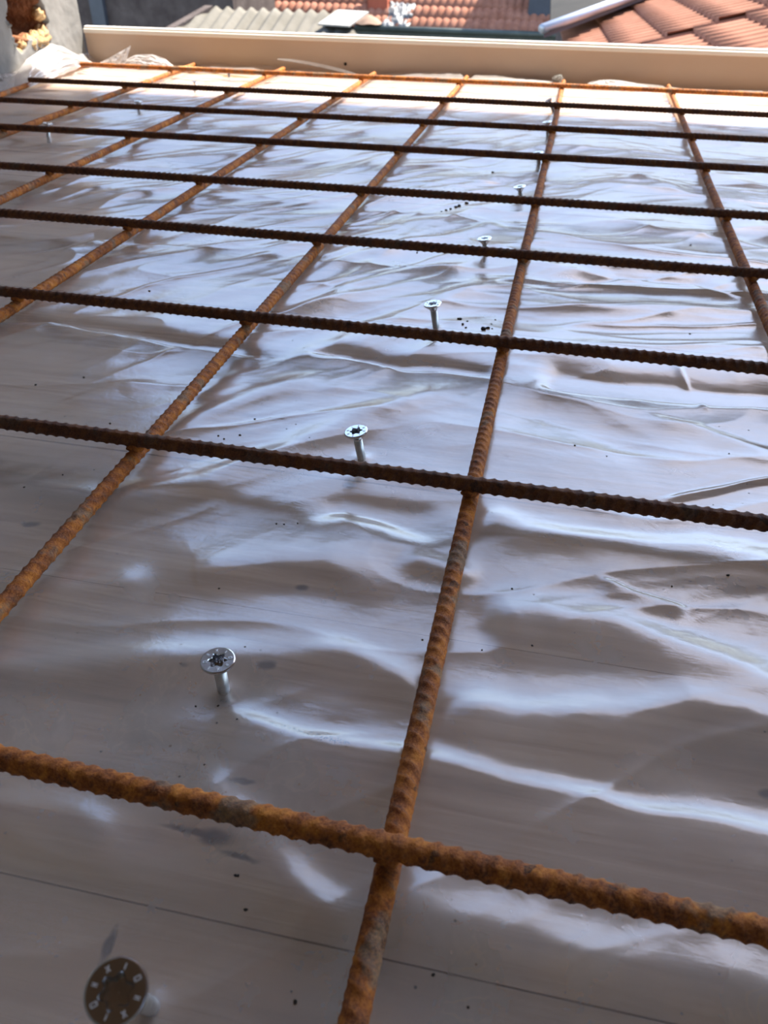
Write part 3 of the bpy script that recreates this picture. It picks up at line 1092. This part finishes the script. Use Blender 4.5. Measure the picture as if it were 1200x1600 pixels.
# dirt gathered along the crisp fold right of the second screw: uncountable
m = MB()
rs = random.Random(5)
for k in range(90):
    q = rs.random()
    u = 425 + 120 * q + rs.uniform(-3, 3)
    v = 1131 + 32 * q + rs.gauss(0, 2.2)
    p = at(u, v, ZF)
    z = film_z(p[0], p[1])
    p = at(u, v, z)
    r = rs.uniform(.00015, .0004)
    m.add([(p[0] + r * a, p[1] + r * b, z + r * c + .0002) for a, b, c in ((1.4, 0, 0), (-1.4, 0, 0), (0, 1, 0), (0, -1, 0), (0, 0, 1), (0, 0, -1))],
          [(0, 2, 4), (2, 1, 4), (1, 3, 4), (3, 0, 4), (2, 0, 5), (1, 2, 5), (3, 1, 5), (0, 3, 5)])
tag(m.build('dirt_grains', M_crumb), 'fine dark dirt grains gathered along the fold right of the second screw', 'dirt', kind='stuff')

# pale lath lying at the foot of the edging
a, b = at(272, 107, .008), at(396, 114, .008)
ax = Vector(b - a)
lm = MB().box((0, -.006, 0), (ax.length, .008, .008))
lo = lm.build('lath', M_lath)
lo.location = Vector(a) + Vector((0, .018, -.006))
lo.rotation_euler = (0, 0, math.atan2(ax.y, ax.x))
bevel(lo, .002, 3)
tag(lo, 'thin pale wooden lath lying beyond the farthest crossbar, left of centre', 'lath')
# crumpled white scrap on the end of the central bar
p = ony(872, 122, 1.735)
vs = []
for i in range(13):
    for j in range(20):
        th, ph = math.pi * i / 12, 2 * math.pi * j / 20
        rr = .008 * (1 + .35 * math.sin(4 * ph + i * 1.3) * math.sin(3 * th + j))
        vs.append((rr * math.sin(th) * math.cos(ph) * 1.2, rr * math.sin(th) * math.sin(ph), rr * math.cos(th) * .8))
fs = [(i * 20 + j, (i + 1) * 20 + j, (i + 1) * 20 + (j + 1) % 20, i * 20 + (j + 1) % 20) for i in range(12) for j in range(20)]
ps = MB().add(vs, fs).build('plastic_scrap', M_white)
ps.location = (p[0], 1.738, .009)
tag(ps, 'small crumpled white scrap at the far end of the central lengthwise bar', 'plastic scrap')

# ------------------------------------------------------------------ roofs and buildings beyond
gm = MB().box((-60, 2.6, -6.2), (60, 130, -6.0))
tag(gm.build('ground', M_ground), 'street level far below', kind='structure')


def slope_frame(o, pitch, az=0):
    """x along eave, y up the slope"""
    return Matrix.Translation(Vector(o)) @ Matrix.Rotation(az, 4, 'Z') @ Matrix.Rotation(pitch, 4, 'X')


# corrugated fibre cement roof
z0 = -1.0
o0 = at(420, 62, z0)
Mx = slope_frame(o0, math.radians(17), math.radians(0))
pw = .177
nx_, ny_ = 560, 14
def on_slope(u, v, M_):
    """point where the view ray meets the slope plane"""
    n = (M_.to_3x3() @ Vector((0, 0, 1))).normalized()
    p = M_.translation
    d = Vector(ray(u, v))
    c = Vector(CAM)
    return c + d * ((p - c).dot(n) / d.dot(n))


MI = Mx.inverted()
cl = [MI @ on_slope(u, v, Mx) for (u, v) in ((262, 50), (335, 10), (530, 21), (556, 50))]
print('corr', [tuple(round(q, 2) for q in p) for p in cl])
Vs = []
ylo, yhi = -.6, (cl[1].y + cl[2].y) / 2
for j in range(ny_):
    yy = ylo + (yhi - ylo) * j / (ny_ - 1)
    q = (yy - cl[0].y) / (cl[1].y - cl[0].y)
    xa = cl[0].x + (cl[1].x - cl[0].x) * q
    q = (yy - cl[3].y) / (cl[2].y - cl[3].y)
    xb = cl[3].x + (cl[2].x - cl[3].x) * q
    for x in np.linspace(xa, xb, nx_):
        Vs.append(Mx @ Vector((x, yy, .026 * math.cos(2 * math.pi * x / pw))))
me = quads_mesh('corrugated_sheets', np.array([tuple(p) for p in Vs]), grid_quads(ny_, nx_))
cr = empty('corrugated_roof', tuple(o0))
cs = link_mesh('corrugated_sheets', me, M_cement, cr)
cs.matrix_parent_inverse = Matrix.Translation(-Vector(o0))
sm = cs.modifiers.new('thickness', 'SOLIDIFY')
sm.thickness = .008
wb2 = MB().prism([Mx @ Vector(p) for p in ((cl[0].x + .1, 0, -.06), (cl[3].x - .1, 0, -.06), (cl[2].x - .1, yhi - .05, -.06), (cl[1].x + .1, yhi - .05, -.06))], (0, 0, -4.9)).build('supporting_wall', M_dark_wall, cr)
wb2.matrix_parent_inverse = Matrix.Translation(-Vector(o0))
fl2 = MB().prism([Mx @ Vector(p) for p in ((cl[0].x - .12, 0, .03), (cl[0].x, 0, .03), (cl[1].x, yhi, .03), (cl[1].x - .12, yhi, .03))], (0, 0, -.06)).build('verge_flashing', M_dark_wall, cr)
fl2.matrix_parent_inverse = Matrix.Translation(-Vector(o0))
tag(cr, 'pale corrugated cement roof beyond the edging, left of centre', 'roof')


# red clay tile roof: rows of half round tiles
def tile_roof(o, pitch, az, x0, x1, rows, tw, exp_, first=0):
    M_ = slope_frame(o, pitch, az)
    per = 10
    nx = int((x1 - x0) / tw * per)
    xs_ = np.linspace(x0, x1, nx)
    V_, Q_ = [], []
    for r in range(rows):
        base = len(V_)
        jig = .01 * np.sin(np.floor(xs_ / tw) * 12.9 + r * 4.1)
        prof = .045 * np.abs(np.sin(math.pi * xs_ / tw)) ** .8
        for (yy, zz) in ((0, .0), (0, .03), (exp_ + .06, .0)):
            for x, j_, p_ in zip(xs_, jig, prof):
                if zz == 0 and yy == 0:
                    V_.append(M_ @ Vector((x, r * exp_ + j_, p_ - .015)))
                else:
                    V_.append(M_ @ Vector((x, r * exp_ + yy + (j_ if yy == 0 else 0), p_ + zz)))
        Q_ += (grid_quads(3, nx) + base).tolist()
    return quads_mesh('tiles', np.array([tuple(p) for p in V_]), np.array(Q_))


oT = at(650, 46, -1.5)
tr_ = empty('tiled_roof', tuple(oT))
inv = Matrix.Translation(-Vector(oT))
me = tile_roof(oT, math.radians(26), 0, -6.2, 3.2, 11, .166, .40)
o = link_mesh('tiles', me, M_tile, tr_, False)
o.matrix_parent_inverse = inv
MT = slope_frame(oT, math.radians(26))
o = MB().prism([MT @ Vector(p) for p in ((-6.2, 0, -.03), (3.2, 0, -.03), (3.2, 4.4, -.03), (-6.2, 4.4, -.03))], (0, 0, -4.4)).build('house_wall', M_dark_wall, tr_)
o.matrix_parent_inverse = inv
xg0 = at(548, 46, -1.5)[0] - oT[0]
o = MB().tube([Vector(oT) + Vector((xg0, -.09, .0)), Vector(oT) + Vector((3.2, -.09, .0))], .055, 16).build('gutter', M_black_gutter, tr_, True)
o.matrix_parent_inverse = inv
o = MB().box(tuple(Vector(oT) + Vector((xg0, -.06, -.35))), tuple(Vector(oT) + Vector((3.2, .02, -.04)))).build('fascia', M_black_gutter, tr_)
o.matrix_parent_inverse = inv
tag(tr_, 'far clay tiled roof in rows, left half sunlit, right half in shade', 'roof')


# chimney and foil flashing on the tiled roof
pc = on_slope(590, 18, MT)
wch = 26 * (pc - Vector(CAM)).length / F / 2
ch = empty('chimney', tuple(pc))
MB().box((-wch, 0, -.4), (wch, .36, .9)).build('stack', M_chimney, ch)
MB().box((-wch - .05, -.05, .9), (wch + .05, .41, 1.0)).build('cap', M_chimney, ch)
tag(ch, 'square red chimney standing on the far tiled roof', 'chimney')
pf = on_slope(623, 27, MT)
n_ = 28
Vf = []
for j in range(n_):
    for i in range(n_):
        a_, b_ = (i / (n_ - 1) - .5), (j / (n_ - 1) - .5)
        edge = .05 * math.sin(b_ * 19 + 1) if abs(a_) > .4 else 0
        zz = .09 + float(.09 * perlin(np.array([a_ * 4.3]), np.array([b_ * 3.1]), 5)[0] + .05 * perlin(np.array([a_ * 11.3]), np.array([b_ * 8.1]), 6)[0]) - .12 * (max(abs(a_), abs(b_)) * 2) ** 6
        Vf.append(MT.to_3x3() @ Vector((a_ * .62 + edge, b_ * .95, zz)))
me = quads_mesh('foil_cover', np.array([tuple(p) for p in Vf]), grid_quads(n_, n_))
fo = link_mesh('foil_cover', me, M_lead)
fo.location = pf
fo.modifiers.new('thickness', 'SOLIDIFY').thickness = .01
tag(fo, 'crumpled silvery foil sheet lying on the tiled roof right of the red chimney', 'foil sheet')
# sand heap and white board between the roofs
ps2 = on_slope(578, 38, MT)
vs = []
for i in range(9):
    for j in range(24):
        r_ = i / 8
        a_ = 2 * math.pi * j / 24
        vs.append((.30 * r_ * math.cos(a_), .25 * r_ * math.sin(a_) - .1, .16 * (1 - r_ ** 1.6) + .01 * math.sin(5 * a_ + i)))
fs = [(i * 24 + j, (i + 1) * 24 + j, (i + 1) * 24 + (j + 1) % 24, i * 24 + (j + 1) % 24) for i in range(8) for j in range(24)]
sh2 = MB().add(vs, fs).build('mortar_heap', mottled('pale_mortar', (.24, .16, .115), (.32, .23, .17), 8, .95, .5, .01), None, True)
sh2.location = ps2 + Vector((0, -.05, .03))
tag(sh2, 'low brownish mound of mortar at the roof foot below the chimney', 'mortar heap')
pw0 = at(540, 30, -.78)
wbd = MB().box((-.27, -.30, 0), (.21, .30, .02), Matrix.Rotation(math.radians(-14), 4, 'Z') @ Matrix.Rotation(math.radians(12), 4, 'X')).build('loose_board', M_white)
wbd.location = pw0
tag(wbd, 'loose white board lying at the right end of the corrugated roof', 'board')

# dark tall building at the right of the tiled roof: throws the shade on it
pb = on_slope(824, 27, MT)
tb = empty('dark_building', (pb.x, pb.y, -2))
MB().box((0, 0, -4), (7.0, 3.2, 2 + pb.z + 2.9)).build('wall', M_blue_grey, tb)
MB().box((-.06, -.06, 2 + pb.z + 2.85), (7.05, 3.3, 2 + pb.z + 3.0)).build('roof_slab', M_blue_grey, tb)
tag(tb, 'dark blue grey building behind the right end of the far tiled roof', 'building')

# lean-to roof with a round gutter, right of the tiled roof
g0 = ony(847, 45, 7.4)
g1 = ony(1010, -14, 9.0)
g0, g1 = Vector(g0), Vector(g1)
lt = empty('lean_to_roof', tuple(g0))
inv = Matrix.Translation(-g0)
o = MB().tube([g0, g1 + (g1 - g0) * .6], .036, 20).build('gutter', M_pipe, lt, True)
o.matrix_parent_inverse = inv
e2 = g1 + (g1 - g0) * .6
o = MB().prism([g0 + Vector((.06, .05, .03)), e2 + Vector((0, .05, .03)), e2 + Vector((-.3, 2.4, .12)), g0 + Vector((-.02, 2.2, .10))], (0, 0, -.05)).build('roof_deck', M_olive, lt)
o.matrix_parent_inverse = inv
d_ = (e2 - g0)
o = MB().prism([g0 + Vector((.02, .05, .0)), e2 + Vector((0, .05, .0)), e2 + Vector((0, .05, -.07)), g0 + Vector((.02, .05, -.07))], (0, .03, 0)).build('fascia', M_blue_grey, lt)
o.matrix_parent_inverse = inv
tag(lt, 'low lean-to roof with a pale round gutter running up to the right', 'roof')

# right roof of wide ribbed tiles, slope rises towards +X
A = at(1043, 63, -.36)
pitch = math.radians(17)
exp_ = .335
ndir = Vector((math.cos(pitch), 0, math.sin(pitch)))
azr = math.radians(3)


def rib_roof(x0, x1, y0, y1, shift, dz):
    """courses step along the slope (x), ribs run up the slope; y is the eave direction"""
    per = 6
    tw = .055
    ny2 = int((y1 - y0) / tw * per)
    ys2 = np.linspace(y0, y1, ny2)
    tri = np.abs(((ys2 / tw) % 1.0) - .5) * 2
    prof = .012 * np.clip((tri - .45) * 3, 0, 1) + .010 * ((((ys2 / (tw * 3)) % 1) < .12))
    V_, Q_ = [], []
    k0 = int(math.floor((x0 - shift) / exp_))
    k1 = int(math.ceil((x1 - shift) / exp_))
    Mr = Matrix.Translation(Vector(A)) @ Matrix.Rotation(azr, 4, 'Z') @ Matrix.Rotation(-pitch, 4, 'Y')
    for k in range(k0, k1):
        base = len(V_)
        xs2 = shift + k * exp_
        for (dx, zz) in ((0, -.012), (0, .028), (exp_ * .5, .014), (exp_ + .03, .0)):
            for y_, p_ in zip(ys2, prof):
                V_.append(Mr @ Vector((xs2 + dx, y_, zz + p_ + dz)))
        Q_ += (grid_quads(4, ny2) + base).tolist()
    return quads_mesh('tiles', np.array([tuple(p) for p in V_]), np.array(Q_)), Mr


rr_ = empty('ribbed_tile_roof', tuple(A))
inv = Matrix.Translation(-Vector(A))
me, Mr = rib_roof(-.67, 3.4, 0, 5.5, 0, 0)
o = link_mesh('tiles', me, M_tile_big, rr_, False)
o.matrix_parent_inverse = inv
me, _ = rib_roof(-.67, 3.4, -2.6, .0, .17, -.012)
o = link_mesh('tiles', me, M_tile_big, rr_, False)
o.matrix_parent_inverse = inv
o = MB().prism([Mr @ Vector(p) for p in ((-.62, -2.6, -.06), (3.5, -2.6, -.06), (3.5, 5.5, -.06), (-.62, 5.5, -.06))], (0, 0, -5.2)).build('house_wall', M_dark_wall, rr_)
o.matrix_parent_inverse = inv
tag(rr_, 'large pinkish red roof of wide ribbed tiles at the upper right', 'roof')

# shaded facade at the upper left
pl = ony(100, 40, 13.5)
pr = ony(352, 40, 16.0)
fa = empty('shaded_facade', (pl[0], 13.5, -6))
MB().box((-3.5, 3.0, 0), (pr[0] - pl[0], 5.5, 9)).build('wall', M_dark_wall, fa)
dp = ony(153, 20, 16.4)
MB().box((dp[0] - pl[0] - .14, 2.88, 0), (dp[0] - pl[0] + .14, 3.02, 9)).build('downpipe', M_blue_grey, fa)
tag(fa, 'dark shaded house wall at the upper left with a blue grey downpipe', 'building')

# unseen hill added behind the roofs to keep low sky out of film reflections
hx = np.linspace(-130, 130, 160)
hy = np.linspace(60, 120, 24)
HX, HY = np.meshgrid(hx, hy)
HZ = -6 + (13 + 4 * perlin(HX / 30, HX * 0 + .3, 41)) * np.sin(np.clip((HY - 60) / 60, 0, 1) * math.pi / 2) ** .8 + 1.2 * perlin(HX / 5, HY / 5, 42)
me = quads_mesh('added_hillside', np.stack([HX, HY, HZ], -1).reshape(-1, 3), grid_quads(24, 160))
M_hill = mottled('added_hill', (.035, .05, .025), (.09, .11, .06), .25, .95, .8, .5)
tag(link_mesh('added_hillside', me, M_hill), 'unseen hill added beyond the roofs to block the low sky', kind='structure')
